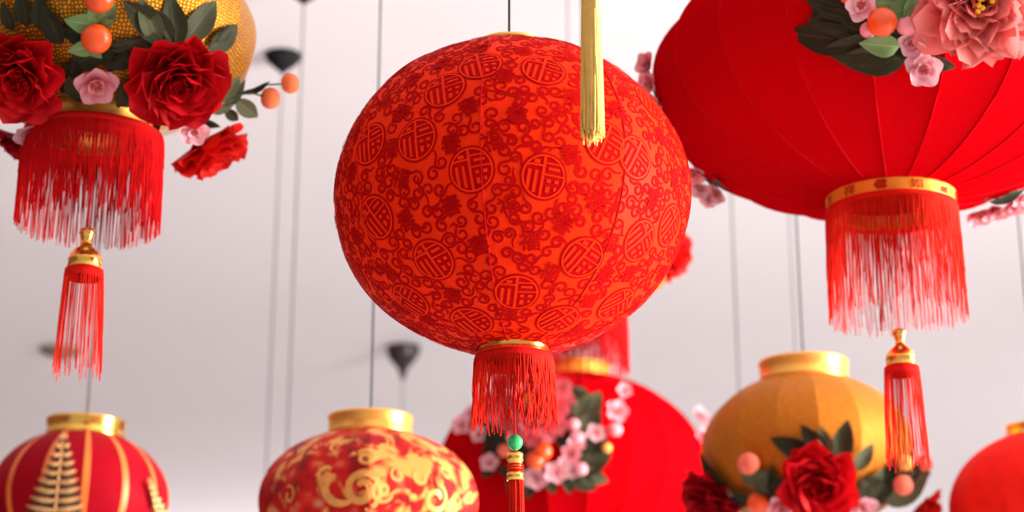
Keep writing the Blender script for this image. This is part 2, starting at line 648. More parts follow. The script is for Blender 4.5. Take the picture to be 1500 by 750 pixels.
def petals_for(kind):
    if kind not in PET:
        if kind in ('peony_pink', 'peony_rose'):
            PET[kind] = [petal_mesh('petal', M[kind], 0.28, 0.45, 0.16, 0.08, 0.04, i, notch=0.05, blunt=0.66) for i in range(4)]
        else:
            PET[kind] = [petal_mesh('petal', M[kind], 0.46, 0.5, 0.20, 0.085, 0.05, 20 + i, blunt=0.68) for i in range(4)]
    return PET[kind]


def frame(pos, z, y=None):
    z = Vector(z).normalized()
    y = Vector((0, 0, 1)) if y is None else Vector(y)
    y = (y - z * y.dot(z))
    if y.length < 1e-4:
        y = z.orthogonal()
    y.normalize()
    x = y.cross(z)
    m = Matrix((x, y, z)).transposed().to_4x4()
    m.translation = pos
    return m


def peony(root, mtx, r, kind='peony_red', label=None):
    pink = kind in ('peony_pink', 'peony_rose')
    b = MB()
    if pink:
        # cluster of stamens in the heart
        for k in range(26):
            a, q = rnd(0, 2 * PI), r * 0.20 * math.sqrt(random.random())
            b.ball((q * math.cos(a), q * math.sin(a), r * rnd(0.42, 0.56)), r * 0.045, None, 5, 4)
            b.tube([(q * 0.4 * math.cos(a), q * 0.4 * math.sin(a), 0.0), (q * math.cos(a), q * math.sin(a), r * 0.4)], r * 0.012, None, 3)
        core = b.build('peony', M['stamen'], root, mtx)
        layers = [(15, 1.0, 8), (15, 0.96, 20), (14, 0.88, 32), (12, 0.78, 44), (10, 0.66, 56), (9, 0.52, 68)]
    else:
        for k in range(9):   # crumpled heart
            a = k * 2.4
            q = r * 0.035 * k ** 0.7
            b.grid(lambda u, v: (q * math.cos(a) + r * 0.16 * (u - 0.5) * math.cos(a + 1.5) + r * 0.03 * math.sin(6 * u + k) * v,
                                 q * math.sin(a) + r * 0.16 * (u - 0.5) * math.sin(a + 1.5) + r * 0.03 * math.cos(5 * u + k) * v,
                                 r * (0.05 + (0.42 + 0.05 * math.sin(k)) * v)), 3, 2)
        core = b.build('peony', M[kind], root, mtx)
        layers = [(10, 1.0, 6), (10, 0.95, 20), (9, 0.86, 34), (8, 0.74, 48), (7, 0.62, 60), (6, 0.5, 72), (5, 0.38, 82)]
    if label:
        core['label'] = label
    pm = petals_for(kind)
    for li, (n, s, pitch) in enumerate(layers):
        a0 = rnd(0, 6.3)
        for k in range(n):
            a = a0 + 2 * PI * (k + rnd(-0.22, 0.22)) / n
            pt = math.radians(pitch + rnd(-9, 9))
            sc = r * s * rnd(0.88, 1.06)
            off = r * 0.10 * (1 - li / 6)
            mt = (Matrix.Translation((0, 0, r * 0.02 * li)) @ Matrix.Rotation(a, 4, 'Z') @ Matrix.Translation((0, off * 0.4, 0))
                  @ Matrix.Rotation(pt, 4, 'X') @ Matrix.Rotation(rnd(-0.25, 0.25), 4, 'Y') @ Matrix.Diagonal((sc * rnd(0.9, 1.12), sc, sc, 1)))
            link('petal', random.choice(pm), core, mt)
    return core


def leaf_mesh(m, seed):
    rr = random.Random(seed)
    bend, tw = rr.uniform(-0.22, -0.04), rr.uniform(-0.3, 0.3)
    b = MB()

    def fn(u, v):
        s = 2 * u - 1
        w = 0.26 * math.sin(PI * v ** 0.85) ** 0.8 * (1 - 0.25 * v) + 0.006
        return (w * s, v, bend * v * v + abs(s) * w * 0.35 + tw * s * w * v + 0.015 * math.sin(9 * v + s * 2))
    b.grid(fn, 4, 7)
    return b.mesh('leaf', m)


LEAF = {k: [leaf_mesh(M[k], i) for i in range(4)] for k in ('leaf', 'leaf_mid', 'leaf_light')}


def blossom_mesh(m, seed):
    rr = random.Random(seed)
    b = MB()
    for k in range(9):
        a = 2 * PI * (k if k < 5 else k * 1.25 + 0.4) / 5 + rr.uniform(-0.15, 0.15)
        pt = rr.uniform(0.05, 0.5) if k < 5 else rr.uniform(0.6, 0.9)
        sc = 1.0 if k < 5 else 0.62
        R = Matrix.Rotation(a, 4, 'Z') @ Matrix.Rotation(pt, 4, 'X')

        def fn(u, v):
            s = 2 * u - 1
            w = 0.50 * math.sin(PI * (0.07 + 0.80 * v)) ** 0.8
            return R @ (Vector((w * s, v * (1 - 0.10 * s * s * v), 0.35 * s * s * w + 0.12 * v * v + 0.05 * v * math.sin(5 * s + k))) * sc)
        b.grid(fn, 4, 4)
    return b.mesh('blossom', m)


BLO = {k: [blossom_mesh(M[k], i) for i in range(3)] for k in ('blossom', 'blossom_deep')}
EYE_B = MB()
EYE_B.ball((0, 0, 0.10), 0.15, 0.12, 8, 5)
for _k in range(7):
    _a = _k * 0.9
    EYE_B.tube([(0, 0, 0.1), (0.24 * math.cos(_a), 0.24 * math.sin(_a), 0.34)], 0.025, 0.035, 4)
EYE_ME = EYE_B.mesh('flower_eye', M['stamen_pink'])
BALL = {}


def berry_mesh(k):
    if k not in BALL:
        b = MB()
        b.grid(lambda u, v: ((1.0 * math.sin(PI * v)) * math.cos(2 * PI * u), math.sin(PI * v) * math.sin(2 * PI * u),
                             -0.93 * math.cos(PI * v) * (1 - 0.10 * max(0, abs(math.cos(PI * v)) - 0.8) * 5)), 18, 12)
        BALL[k] = b.mesh('berry', M[k])
    return BALL[k]


class Lantern:
    """a lantern thing placed so that its centre stands at a given point"""

    def __init__(self, name, label, px, py, d, R_px, bfac, rt, rb, n, bulge, off=0.0, group=None, rot=(0, 0, 0), p=1.0):
        self.d = d
        self.k = d / F_PX
        c = at(px, py, d)
        self.root = thing(name, label, 'lantern', c, group, rot)
        self.M = Matrix.Translation(c) @ self.root.rotation_euler.to_matrix().to_4x4()
        self.Mi = self.M.inverted()
        R = R_px * self.k
        self.R = R
        self.S = Shell(R, R * bfac, rt, rb, n, bulge, off, p)

    def hit(self, px, py, lift=0.0):
        """point and outward normal on the lantern's surface seen at a pixel"""
        o = self.Mi @ EYE
        r = (self.Mi.to_3x3() @ ray(px, py)).normalized()
        A = self.R + lift
        B = self.S.b + lift
        q = Matrix.Diagonal((1 / A, 1 / A, 1 / B))
        oo, rr = q @ o, q @ r
        a, bb, cc = rr.dot(rr), 2 * oo.dot(rr), oo.dot(oo) - 1
        D = bb * bb - 4 * a * cc
        t = (-bb - math.sqrt(D)) / (2 * a) if D > 0 else -bb / (2 * a)
        p = o + r * t
        return p, self.S.normal(p)

    def dirn(self, dx, dy):
        return (self.Mi.to_3x3() @ (RIGHT * dx - UP * dy)).normalized()

    def tocam(self, p):
        return ((self.Mi @ EYE) - p).normalized()

    def leaf(self, bx, by, tx, ty, kind='leaf', lift=0.006, w=1.0, face=0.35):
        p, n = self.hit(bx, by, lift)
        L = math.hypot(tx - bx, ty - by) * self.k
        dr = self.dirn(tx - bx, ty - by)
        q, n2 = self.hit(tx, ty, lift * 2.0)
        z = (n + n2 + self.tocam(p) * face * 2).normalized()
        dv = (q - p)
        if dv.length > 2.2 * L:
            dv = dr * L
        y = dv.normalized()
        Ln = max(L, min(dv.length, 1.5 * L))
        zz = (z - y * z.dot(y)).normalized()
        m = frame(p, zz, y) @ Matrix.Diagonal((Ln * w, Ln, Ln, 1))
        return link('leaf', random.choice(LEAF[kind]), self.root, m)

    def peony(self, px, py, r_px, kind='peony_red', face=0.5, lift=0.012, label=None, tilt=None):
        p, n = self.hit(px, py, lift)
        z = (n + self.tocam(p) * face).normalized()
        if tilt:
            z = (z + self.dirn(tilt[0], tilt[1]) * tilt[2]).normalized()
        return peony(self.root, frame(p, z), r_px * self.k, kind, label)

    def blossom(self, px, py, r_px, kind='blossom', lift=0.012, face=0.5, tilt=None):
        p, n = self.hit(px, py, lift)
        z = (n + self.tocam(p) * face + Vector((rnd(-.3, .3), rnd(-.3, .3), rnd(-.3, .3)))).normalized()
        if tilt:
            z = (z + self.dirn(tilt[0], tilt[1]) * tilt[2]).normalized()
        s = r_px * self.k
        m = frame(p, z) @ Matrix.Rotation(rnd(0, 6.3), 4, 'Z') @ Matrix.Diagonal((s, s, s, 1))
        o = link('blossom', random.choice(BLO[kind]), self.root, m)
        link('flower_eye', EYE_ME, o)
        return o

    def berry(self, px, py, r_px, kind='orange', lift=0.02, stem_to=None, label=None):
        p, n = self.hit(px, py, lift)
        s = r_px * self.k
        m = frame(p, (n + Vector((0, 0, 0.6))).normalized()) @ Matrix.Diagonal((s, s, s, 1))
        nm = 'bud' if kind == 'bud' else ('kumquat' if kind == 'orange' else 'berry')
        o = link(nm, berry_mesh(kind), self.root, m, label)
        if stem_to:
            q, _ = self.hit(stem_to[0], stem_to[1], 0.004)
            mid = (p + q) / 2 + Vector((0, 0, s * 0.4))
            inv = m.inverted()
            b = MB()
            b.tube([inv @ q, inv @ mid, inv @ p], 0.10, 0.08, 5)
            b.build('stem', M['stem'], o)
        return o

    def twig(self, pts, r_px=1.6):
        b = MB()
        b.tube([self.hit(x, y, 0.006)[0] for x, y in pts], r_px * self.k, r_px * self.k * 0.7, 5)
        return b.build('twig', M['stem'], self.root)


def hung_tassel(L, ztop, cap_h, str_len, r, mat_str, hollow=True, cap='bell', n=60, cord_from=None, th=0.0009, neck=True):
    """cord, gold cap and red strands hanging under the lantern; all sub-parts of one tassel"""
    root = L.root
    b = MB()
    if cap == 'bell':
        h = cap_h
        pr = [(0.001, ztop), (r * 0.30, ztop), (r * 0.40, ztop - h * 0.08), (r * 0.30, ztop - h * 0.16), (r * 0.24, ztop - h * 0.30), (r * 0.30, ztop - h * 0.42),
              (r * 0.55, ztop - h * 0.50), (r * 0.75, ztop - h * 0.62), (r * 0.80, ztop - h * 0.70), (r * 0.84, ztop - h * 0.74), (r * 0.80, ztop - h * 0.78),
              (r * 0.86, ztop - h), (r * 0.7, ztop - h)]
    else:
        h = cap_h
        pr = [(0.001, ztop), (r * 0.80, ztop), (r * 0.95, ztop - h * 0.05), (r * 0.95, ztop - h * 0.30), (r * 0.82, ztop - h * 0.33), (r * 0.82, ztop - h * 0.70),
              (r * 0.98, ztop - h * 0.74), (r * 0.98, ztop - h), (r * 0.8, ztop - h)]
    b.lathe(pr, 24)
    t = b.build('tassel', M['gold'], root)
    z1 = ztop - cap_h
    if hollow:
        c = MB()
        c.lathe([(r * 0.80, z1 + cap_h * 0.04), (r * 0.93, z1 + cap_h * 0.03), (r * 0.97, z1 - r * 0.35), (r * 0.90, z1 - r * 0.38)], 28)
        c.build('braid_band', M['braid'], t)
        strands(t, 'tassel_strand', mat_str, r * 0.93, r * 1.12, z1 - r * 0.3, str_len, n, th, 0.10, False, 0.002, 0.15)
    else:
        strands(t, 'tassel_strand', mat_str, r * 0.88, r * 1.0, z1 + 0.002, str_len, n, th, 0.05, True, 0.0006)
    c = MB()
    c.tube([(0, 0, cord_from), (0, 0, ztop - 0.001)], 0.0013, 0.0013, 6)
    c.build('cord', M['braid'], t)
    return t


def glyph(txt, bold=0.0):
    cu = bpy.data.curves.new('glyph', 'FONT')
    cu.body = txt
    cu.align_x, cu.align_y = 'CENTER', 'CENTER'
    cu.size = 1.0
    cu.offset = bold
    o = bpy.data.objects.new('glyph', cu)
    COL.objects.link(o)
    dg = bpy.context.evaluated_depsgraph_get()
    me = bpy.data.meshes.new_from_object(o.evaluated_get(dg))
    vs = [v.co.copy() for v in me.vertices]
    fs = [tuple(p.vertices) for p in me.polygons]
    bpy.data.objects.remove(o)
    bpy.data.meshes.remove(me)
    if vs:
        x0, x1 = min(v.x for v in vs), max(v.x for v in vs)
        y0, y1 = min(v.y for v in vs), max(v.y for v in vs)
        s = 1 / max(x1 - x0, y1 - y0)
        vs = [((v.x - (x0 + x1) / 2) * s, (v.y - (y0 + y1) / 2) * s) for v in vs]
    return vs, fs


# ------------------------------------------------------------------ 1. the damask lantern in the middle
LC = Lantern('round_lantern', 'large round red damask lantern with scrolls and fortune medallions, sharp in the centre', 749, 290, 2.5, 262, 0.885,
             0.20, 0.205, 8, 0.78, off=math.radians(-90 - 9), rot=(0, math.radians(-0.8), 0))
S = LC.S
panels(LC.root, S, M['satin'], 14, 44)
for k in range(8):
    th = S.off + 2 * PI * k / 8
    b = MB()
    ph = [S.phib + (S.phit - S.phib) * i / 40 for i in range(41)]
    b.tube([S.pt(th, x, 0.0004) for x in ph], 0.0009, None, 5)
    b.build('seam', M['seam'], LC.root)


class Surf:
    def __init__(self, P):
        n = S.normal(P)
        self.P, self.n = P, n
        self.a = Vector((0, 0, 1)).cross(n).normalized()
        self.b = n.cross(self.a)

    def m(self, x, y, lift):
        return S.proj(self.P + self.a * x + self.b * y, lift)


med = [(797, 257, -8), (854, 377, -24), (940, 352, -38), (757, 428, -4), (633, 380, 14), (608, 203, 6), (550, 318, 26), (797, 101, -18), (888, 208, -24),
       (932, 230, -30), (703, 95, 14), (818, 468, -28), (690, 248, 6), (985, 330, -30), (540, 210, 10), (905, 445, -30), (600, 440, 20),
       (690, 470, 10), (650, 130, 14), (520, 400, 20), (955, 150, -30)]
centers = []
for (px, py, an) in med:
    P, n = LC.hit(px, py)
    if all((P - q).length > 0.05 for q, _ in centers):
        centers.append((P, math.radians(an)))
# the same medallions go on round the back
tries = 0
while len(centers) < 44 and tries < 4000:
    tries += 1
    v = Vector((random.gauss(0, 1), random.gauss(0, 1), random.gauss(0, 1))).normalized()
    P = S.proj(Vector((v.x * S.R, v.y * S.R, v.z * S.b)))
    if abs(P.z) > S.b * 0.9 or LC.tocam(P).dot(S.normal(P)) > -0.05:
        continue
    if all((P - q).length > 0.085 for q, _ in centers):
        centers.append((P, rnd(-0.6, 0.6)))
RM = 0.0305


def med_piece(b, sf, ca, sa, x0, x1, y0, y1, lift, rr=0.86, nx=3, ny=3):
    def fn(u, v):
        x, y = x0 + (x1 - x0) * u, y0 + (y1 - y0) * v
        q = math.hypot(x, y)
        if q > rr:
            x, y = x * rr / q, y * rr / q
        return sf.m(RM * (x * ca - y * sa), RM * (x * sa + y * ca), lift)
    b.grid(fn, nx, ny)


LIGHT = [(-0.10, 0.02, -0.86, 0.86), (-0.86, -0.10, 0.40, 0.49), (-0.50, -0.24, 0.52, 0.68), (-0.70, -0.56, -0.60, 0.22), (-0.40, -0.27, -0.72, 0.22),
         (0.02, 0.74, 0.55, 0.62), (0.16, 0.66, 0.30, 0.42), (0.02, 0.86, 0.06, 0.13), (0.16, 0.33, -0.22, -0.08), (0.50, 0.68, -0.22, -0.08),
         (0.16, 0.33, -0.64, -0.38), (0.50, 0.62, -0.54, -0.38)]
for (P, an) in centers:
    sf = Surf(P)
    ca, sa = math.cos(an), math.sin(an)
    b = MB()
    b.grid(lambda u, v: sf.m(RM * 1.03 * v * math.cos(2 * PI * u), RM * 1.03 * v * math.sin(2 * PI * u), 0.0006), 30, 4)
    o = b.build('medallion', M['velvet'], LC.root)
    b = MB()
    b.grid(lambda u, v: sf.m(RM * (0.86 + 0.085 * v) * math.cos(2 * PI * u), RM * (0.86 + 0.085 * v) * math.sin(2 * PI * u), 0.0012), 30, 1)
    for q in LIGHT:
        med_piece(b, sf, ca, sa, *q, 0.0012)
    b.build('fortune_sign', M['satin'], o)



def heavy(ch, w):
    """a glyph with thickened strokes: overlaid copies shifted by w"""
    vs, fs = glyph(ch)
    V, Fc = [], []
    for dx, dy in ((0, 0), (w, 0), (-w, 0), (0, w), (0, -w)):
        k0 = len(V)
        V += [(x + dx, y + dy) for x, y in vs]
        Fc += [tuple(k0 + q for q in f) for f in fs]
    return V, Fc


FU, FUF = heavy('福', 0.022)
CH, CHF = heavy('春', 0.030)
chars = []
guide = [(873, 295), (827, 327), (776, 352), (838, 225), (893, 376), (807, 397), (757, 165), (745, 300), (925, 400), (862, 440), (960, 290), (838, 140),
         (905, 160), (780, 480), (585, 260), (660, 300), (600, 350), (570, 400), (660, 210), (560, 150), (970, 400), (880, 90)]
cand = [LC.hit(*g)[0] for g in guide]
for _ in range(1500):
    v = Vector((random.gauss(0, 1), random.gauss(0, 1), random.gauss(0, 1))).normalized()
    P = S.proj(Vector((v.x * S.R, v.y * S.R, v.z * S.b)))
    if abs(P.z) < S.b * 0.95:
        cand.append(P)
for P in cand:
    if all((P - q).length > RM + 0.011 for q, _ in centers) and all((P - q).length > 0.045 for q in chars):
        chars.append(P)
for i, P in enumerate(chars):
    bc = MB()
    sf = Surf(P)
    vs, fs = (FU, FUF) if i % 2 == 0 else (CH, CHF)
    an = rnd(-0.5, 0.5)
    sz = 0.027
    i0 = len(bc.v)
    for (x, y) in vs:
        X, Y = sz * (x * math.cos(an) - y * math.sin(an)), sz * (x * math.sin(an) + y * math.cos(an))
        bc.vert(sf.m(X, Y, 0.0013))
    bc.f += [tuple(i0 + q for q in f) for f in fs]
    bc.build('woven_character', M['velvet'], LC.root, smooth=False)

bs = MB()


def ribbon(b, sf, pts, w, lift):
    i0 = len(b.v)
    for k, (x, y) in enumerate(pts):
        xa, ya = pts[max(0, k - 1)]
        xb, yb = pts[min(len(pts) - 1, k + 1)]
        dx, dy = xb - xa, yb - ya
        l = math.hypot(dx, dy) or 1
        t = k / (len(pts) - 1)
        ww = w * (0.55 + 0.45 * min(1, 4 * (1 - t), 0.4 + 4 * t))
        b.vert(sf.m(x - dy / l * ww / 2, y + dx / l * ww / 2, lift))
        b.vert(sf.m(x + dy / l * ww / 2, y - dx / l * ww / 2, lift))
    for k in range(len(pts) - 1):
        a = i0 + 2 * k
        b.f.append((a, a + 1, a + 3, a + 2))


CELL = 0.016
grid = {}


def near(P, r):
    c = [int(math.floor(x / CELL)) for x in P]
    for i in (-1, 0, 1):
        for j in (-1, 0, 1):
            for k in (-1, 0, 1):
                for q in grid.get((c[0] + i, c[1] + j, c[2] + k), ()):
                    if (q - P).length < r:
                        return True
    return False


scrolls = []
for tr in range(26000):
    v = Vector((random.gauss(0, 1), random.gauss(0, 1), random.gauss(0, 1))).normalized()
    P = S.proj(Vector((v.x * S.R, v.y * S.R, v.z * S.b)))
    if abs(P.z) > S.b * 0.985 or near(P, 0.0150):
        continue
    if any((P - q).length < RM + 0.009 for q, _ in centers) or any((P - q).length < 0.0185 for q in chars):
        continue
    grid.setdefault(tuple(int(math.floor(x / CELL)) for x in P), []).append(P)
    scrolls.append(P)
for P in scrolls:
    sf = Surf(P)
    a0, hd = rnd(0, 2 * PI), random.choice((-1, 1))
    r0 = rnd(0.0074, 0.0098)
    pts = []
    turns = rnd(1.05, 1.35)
    for k in range(15):
        t = k / 14
        r = r0 * (0.30 + 0.70 * t ** 0.8)
        a = a0 + hd * turns * 2 * PI * t
        pts.append((r * math.cos(a), r * math.sin(a)))
    # a tail that swings away to the next scroll
    a = a0 + hd * turns * 2 * PI
    ta = a + hd * PI / 2
    x, y = pts[-1]
    for k in range(5):
        ta -= hd * rnd(0.1, 0.4)
        x += 0.0028 * math.cos(ta)
        y += 0.0028 * math.sin(ta)
        pts.append((x, y))
    ribbon(bs, sf, pts, rnd(0.0032, 0.0042), 0.0005)
o = bs.build('damask_scroll', M['velvet'], LC.root)
o['kind'] = 'stuff'

ring_part(LC.root, 'top_ring', M['gold'], S.rt * 1.0, S.zt - 0.004, S.zt + 0.014)
crown_bar(LC.root, S, S.zt + 0.006)
rb = S.rb * 0.95
ring_part(LC.root, 'bottom_ring', M['gold'], rb, S.zb - 0.012, S.zb + 0.004)
b = MB()
rf = 57 * LC.k
b.lathe([(rb, S.zb - 0.009), (rf * 0.97, S.zb - 0.011), (rf, S.zb - 0.016), (rf, S.zb - 0.024), (rf * 0.97, S.zb - 0.024), (rf * 0.95, S.zb - 0.012)], 48)
b.build('fringe_band', M['braid'], LC.root)
strands(LC.root, 'fringe', M['fringe_hot'], rf, rf * 1.03, S.zb - 0.020, 0.094, 170, 0.00115, 0.14, False, 0.0045, 0.30)
# bead and tassel, hung on a cord
zt = -LC.R * 1.44
t = hung_tassel(LC, zt, 0.038, 0.16, 0.0118, M['fringe_hot'], False, 'collar', 150, S.zb, 0.0010)
b = MB()
b.ball((0, 0, zt + 0.014), 0.0108, None, 20, 14)
o = b.build('bead', M['jade'], t)
o['label'] = 'round green bead'
b = MB()
for k in range(3):
    z = zt - 0.0155 - k * 0.0035
    b.lathe([(0.0098, z), (0.0112, z - 0.0006), (0.0116, z - 0.0014), (0.0112, z - 0.0022), (0.0098, z - 0.0028)], 20)
b.build('thread_wrap', M['braid'], t)
hung_wire(LC.root, S.zt + 0.006, M['wire'], 0.0018)

# ------------------------------------------------------------------ gold lanterns with red peonies


def gold_lantern(label, px, py, d, Rpx, off, weave, n=16, fringe=True, tassel=True, group='gold woven lanterns with peonies', mount=True, wirem='wire', bfac=0.655):
    L = Lantern('peony_lantern', label, px, py, d, Rpx, bfac, 0.42, 0.42, n, 0.25, off, group)
    S = L.S
    panels(L.root, S, M[weave], 5, 26)
    h = L.R * 0.20
    ring_part(L.root, 'top_ring', M['gold_soft'], S.rt, S.zt - 0.004, S.zt + h)
    crown_bar(L.root, S, S.zt + h * 0.4)
    ring_part(L.root, 'bottom_ring', M['gold_soft'], S.rb * 0.86, S.zb - L.R * 0.115, S.zb + L.R * 0.035)
    hung_wire(L.root, S.zt + h * 0.4, M[wirem], 0.0021, mount)
    if fringe:
        zf = S.zb - L.R * 0.105
        rf = L.R * 0.44
        b = MB()
        b.lathe([(S.rb * 0.84, zf), (rf, zf - 0.002), (rf * 1.01, zf - 0.012), (rf * 0.99, zf - 0.014), (rf * 0.97, zf - 0.004)], 56)
        b.build('fringe_band', M['braid'], L.root)
        strands(L.root, 'fringe', M['fringe'], rf, rf * 1.015, zf - 0.008, L.R * 0.61, 620, 0.00100, 0.10, False, 0.0018, 0.75)
    if tassel:
        hung_tassel(L, -L.R * 1.335, L.R * 0.275, L.R * 0.66, L.R * 0.128, M['fringe_hot'], True, 'bell', 46, S.zb, 0.00105)
    return L


A1 = gold_lantern('gold woven lantern at upper left, red peonies and long red fringe', 149, 50, 2.9, 225, math.radians(-90 + 4), 'gold_weave')
for a in ((255, 62, 183, 4, 'leaf'), (232, 62, 207, 0, 'leaf_mid'), (258, 70, 252, -6, 'leaf'), (268, 62, 318, 2, 'leaf_mid'), (305, 72, 358, 38, 'leaf'),
          (318, 60, 345, 40, 'leaf'), (60, 45, 58, -8, 'leaf'), (40, 40, 30, -14, 'leaf'), (90, 66, 62, 8, 'leaf'), (20, 45, 2, 8, 'leaf'), (150, 66, 88, 42, 'leaf'),
          (160, 70, 196, 62, 'leaf'), (200, 90, 130, 80, 'leaf'), (150, 75, 96, 104, 'leaf'), (190, 75, 160, 108, 'leaf'), (205, 110, 172, 160, 'leaf'), (100, 110, 130, 160, 'leaf'),
          (110, 90, 92, 150, 'leaf'), (176, 130, 190, 165, 'leaf'), (240, 80, 190, 60, 'leaf_mid'),
          (318, 150, 352, 112, 'leaf_mid'), (322, 160, 366, 122, 'leaf'), (330, 160, 350, 178, 'leaf'), (345, 145, 381, 176, 'leaf_mid'), (355, 135, 398, 125, 'leaf'),
          (310, 165, 350, 145, 'leaf_mid'), (40, 175, 10, 150, 'leaf'), (80, 175, 52, 190, 'leaf'), (290, 170, 320, 190, 'leaf')):
    A1.leaf(a[0], a[1], a[2], a[3], a[4])
for a in ((146, 38, 100, 32), (150, 36, 168, 6), (142, 34, 134, 4), (140, 66, 104, 76), (148, 38, 166, 30), (128, 64, 146, 84)):
    A1.leaf(*a, 'leaf_light', 0.012, 1.35)
A1.peony(258, 112, 74, 'peony_red', 0.55, 0.02, 'largest red peony of the lantern')
A1.peony(30, 106, 68, 'peony_red', 0.5, 0.02)
A1.peony(303, 205, 66, 'peony_bright', 0.35, 0.0, 'bright red peony seen from its side', (0.5, 1.0, 0.35))
A1.peony(40, 203, 46, 'peony_dark', 0.35, 0.0, None, (-0.5, 1.0, 0.3))
A1.berry(141, 57, 20.5, 'orange', 0.026, (150, 36))
A1.berry(145, -2, 20, 'orange', 0.026, (150, 30))
A1.berry(396, 144, 16.5, 'peach', 0.03, (340, 140))
A1.berry(425, 122, 15.5, 'peach', 0.06, (350, 138))
A1.blossom(141, 122, 32, 'blossom_deep', 0.016, 1.2)
A1.blossom(284, 190, 24, 'blossom', 0.045, 0.9)
A1.blossom(42, 194, 24, 'blossom', 0.045, 0.9)

A3 = gold_lantern('gold woven lantern at lower right with red peony, coral berries and plain gold collar', 1183, 662, 4.15, 155, math.radians(-90 - 3), 'gold_weave_far', 16, True, False, bfac=0.745)
for a in ((1225, 680, 1242, 618, 'leaf'), (1210, 672, 1176, 626, 'leaf'), (1215, 668, 1203, 628, 'leaf_mid'), (1190, 668, 1133, 644, 'leaf'), (1250, 690, 1279, 652, 'leaf_mid'),
          (1258, 735, 1297, 692, 'leaf_mid'), (1270, 740, 1318, 680, 'leaf'), (1290, 725, 1370, 696, 'leaf_mid'), (1320, 700, 1338, 662, 'leaf'), (1262, 700, 1300, 740, 'leaf'),
          (1330, 712, 1345, 676, 'leaf'), (1060, 718, 1022, 664, 'leaf'), (1040, 715, 1000, 688, 'leaf'), (1065, 720, 1045, 690, 'leaf'), (1110, 740, 1070, 720, 'leaf'),
          (1120, 735, 1165, 700, 'leaf'), (1090, 730, 1060, 745, 'leaf'), (1140, 735, 1128, 690, 'leaf'), (1300, 735, 1340, 718, 'leaf_mid')):
    A3.leaf(a[0], a[1], a[2], a[3], a[4], 0.012)
for a in ((1108, 708, 1086, 698), (1106, 712, 1122, 690), (1104, 708, 1126, 722)):
    A3.leaf(*a, 'leaf_mid', 0.016, 1.4)
A3.peony(1199, 706, 60, 'peony_red', 0.7, 0.03, 'front red peony')
A3.peony(1052, 734, 56, 'peony_dark', 0.5, 0.02)
A3.peony(1338, 748, 46, 'peony_bright', 0.1, 0.01, None, (1.0, 0.4, 0.4))
A3.berry(1096, 679, 15.5, 'coral', 0.03, (1106, 705))
A3.berry(1110, 738, 15.5, 'orange', 0.03, (1106, 715))
A3.berry(1355, 678, 12.5, 'coral', 0.03, (1325, 700))
A3.berry(1323, 711, 14.5, 'coral', 0.045, (1305, 722))
A3.berry(1325, 678, 12, 'amber', 0.02, (1310, 700))
A3.blossom(1262, 742, 24, 'blossom', 0.05, 1.0)
A3.blossom(1146, 742, 24, 'blossom_deep', 0.03, 1.0)

A2 = gold_lantern('gold woven lantern hidden behind the central damask lantern, only fringe and peony showing', 856, 366, 4.6, 139, math.radians(-90 + 8), 'gold_weave_far', 16, True, False)
A2.peony(978, 370, 40, 'peony_bright', 0.15, 0.012, None, (0.8, 0.2, 0.6))
A2.peony(880, 340, 44, 'peony_red', 0.5, 0.015)
A2.peony(770, 350, 42, 'peony_red', 0.5, 0.015)
for a in ((905, 330, 930, 290), (850, 330, 830, 290), (940, 350, 965, 320), (800, 330, 805, 290), (950, 380, 975, 410)):
    A2.leaf(*a)

# ------------------------------------------------------------------ panelled red lanterns with pink peonies


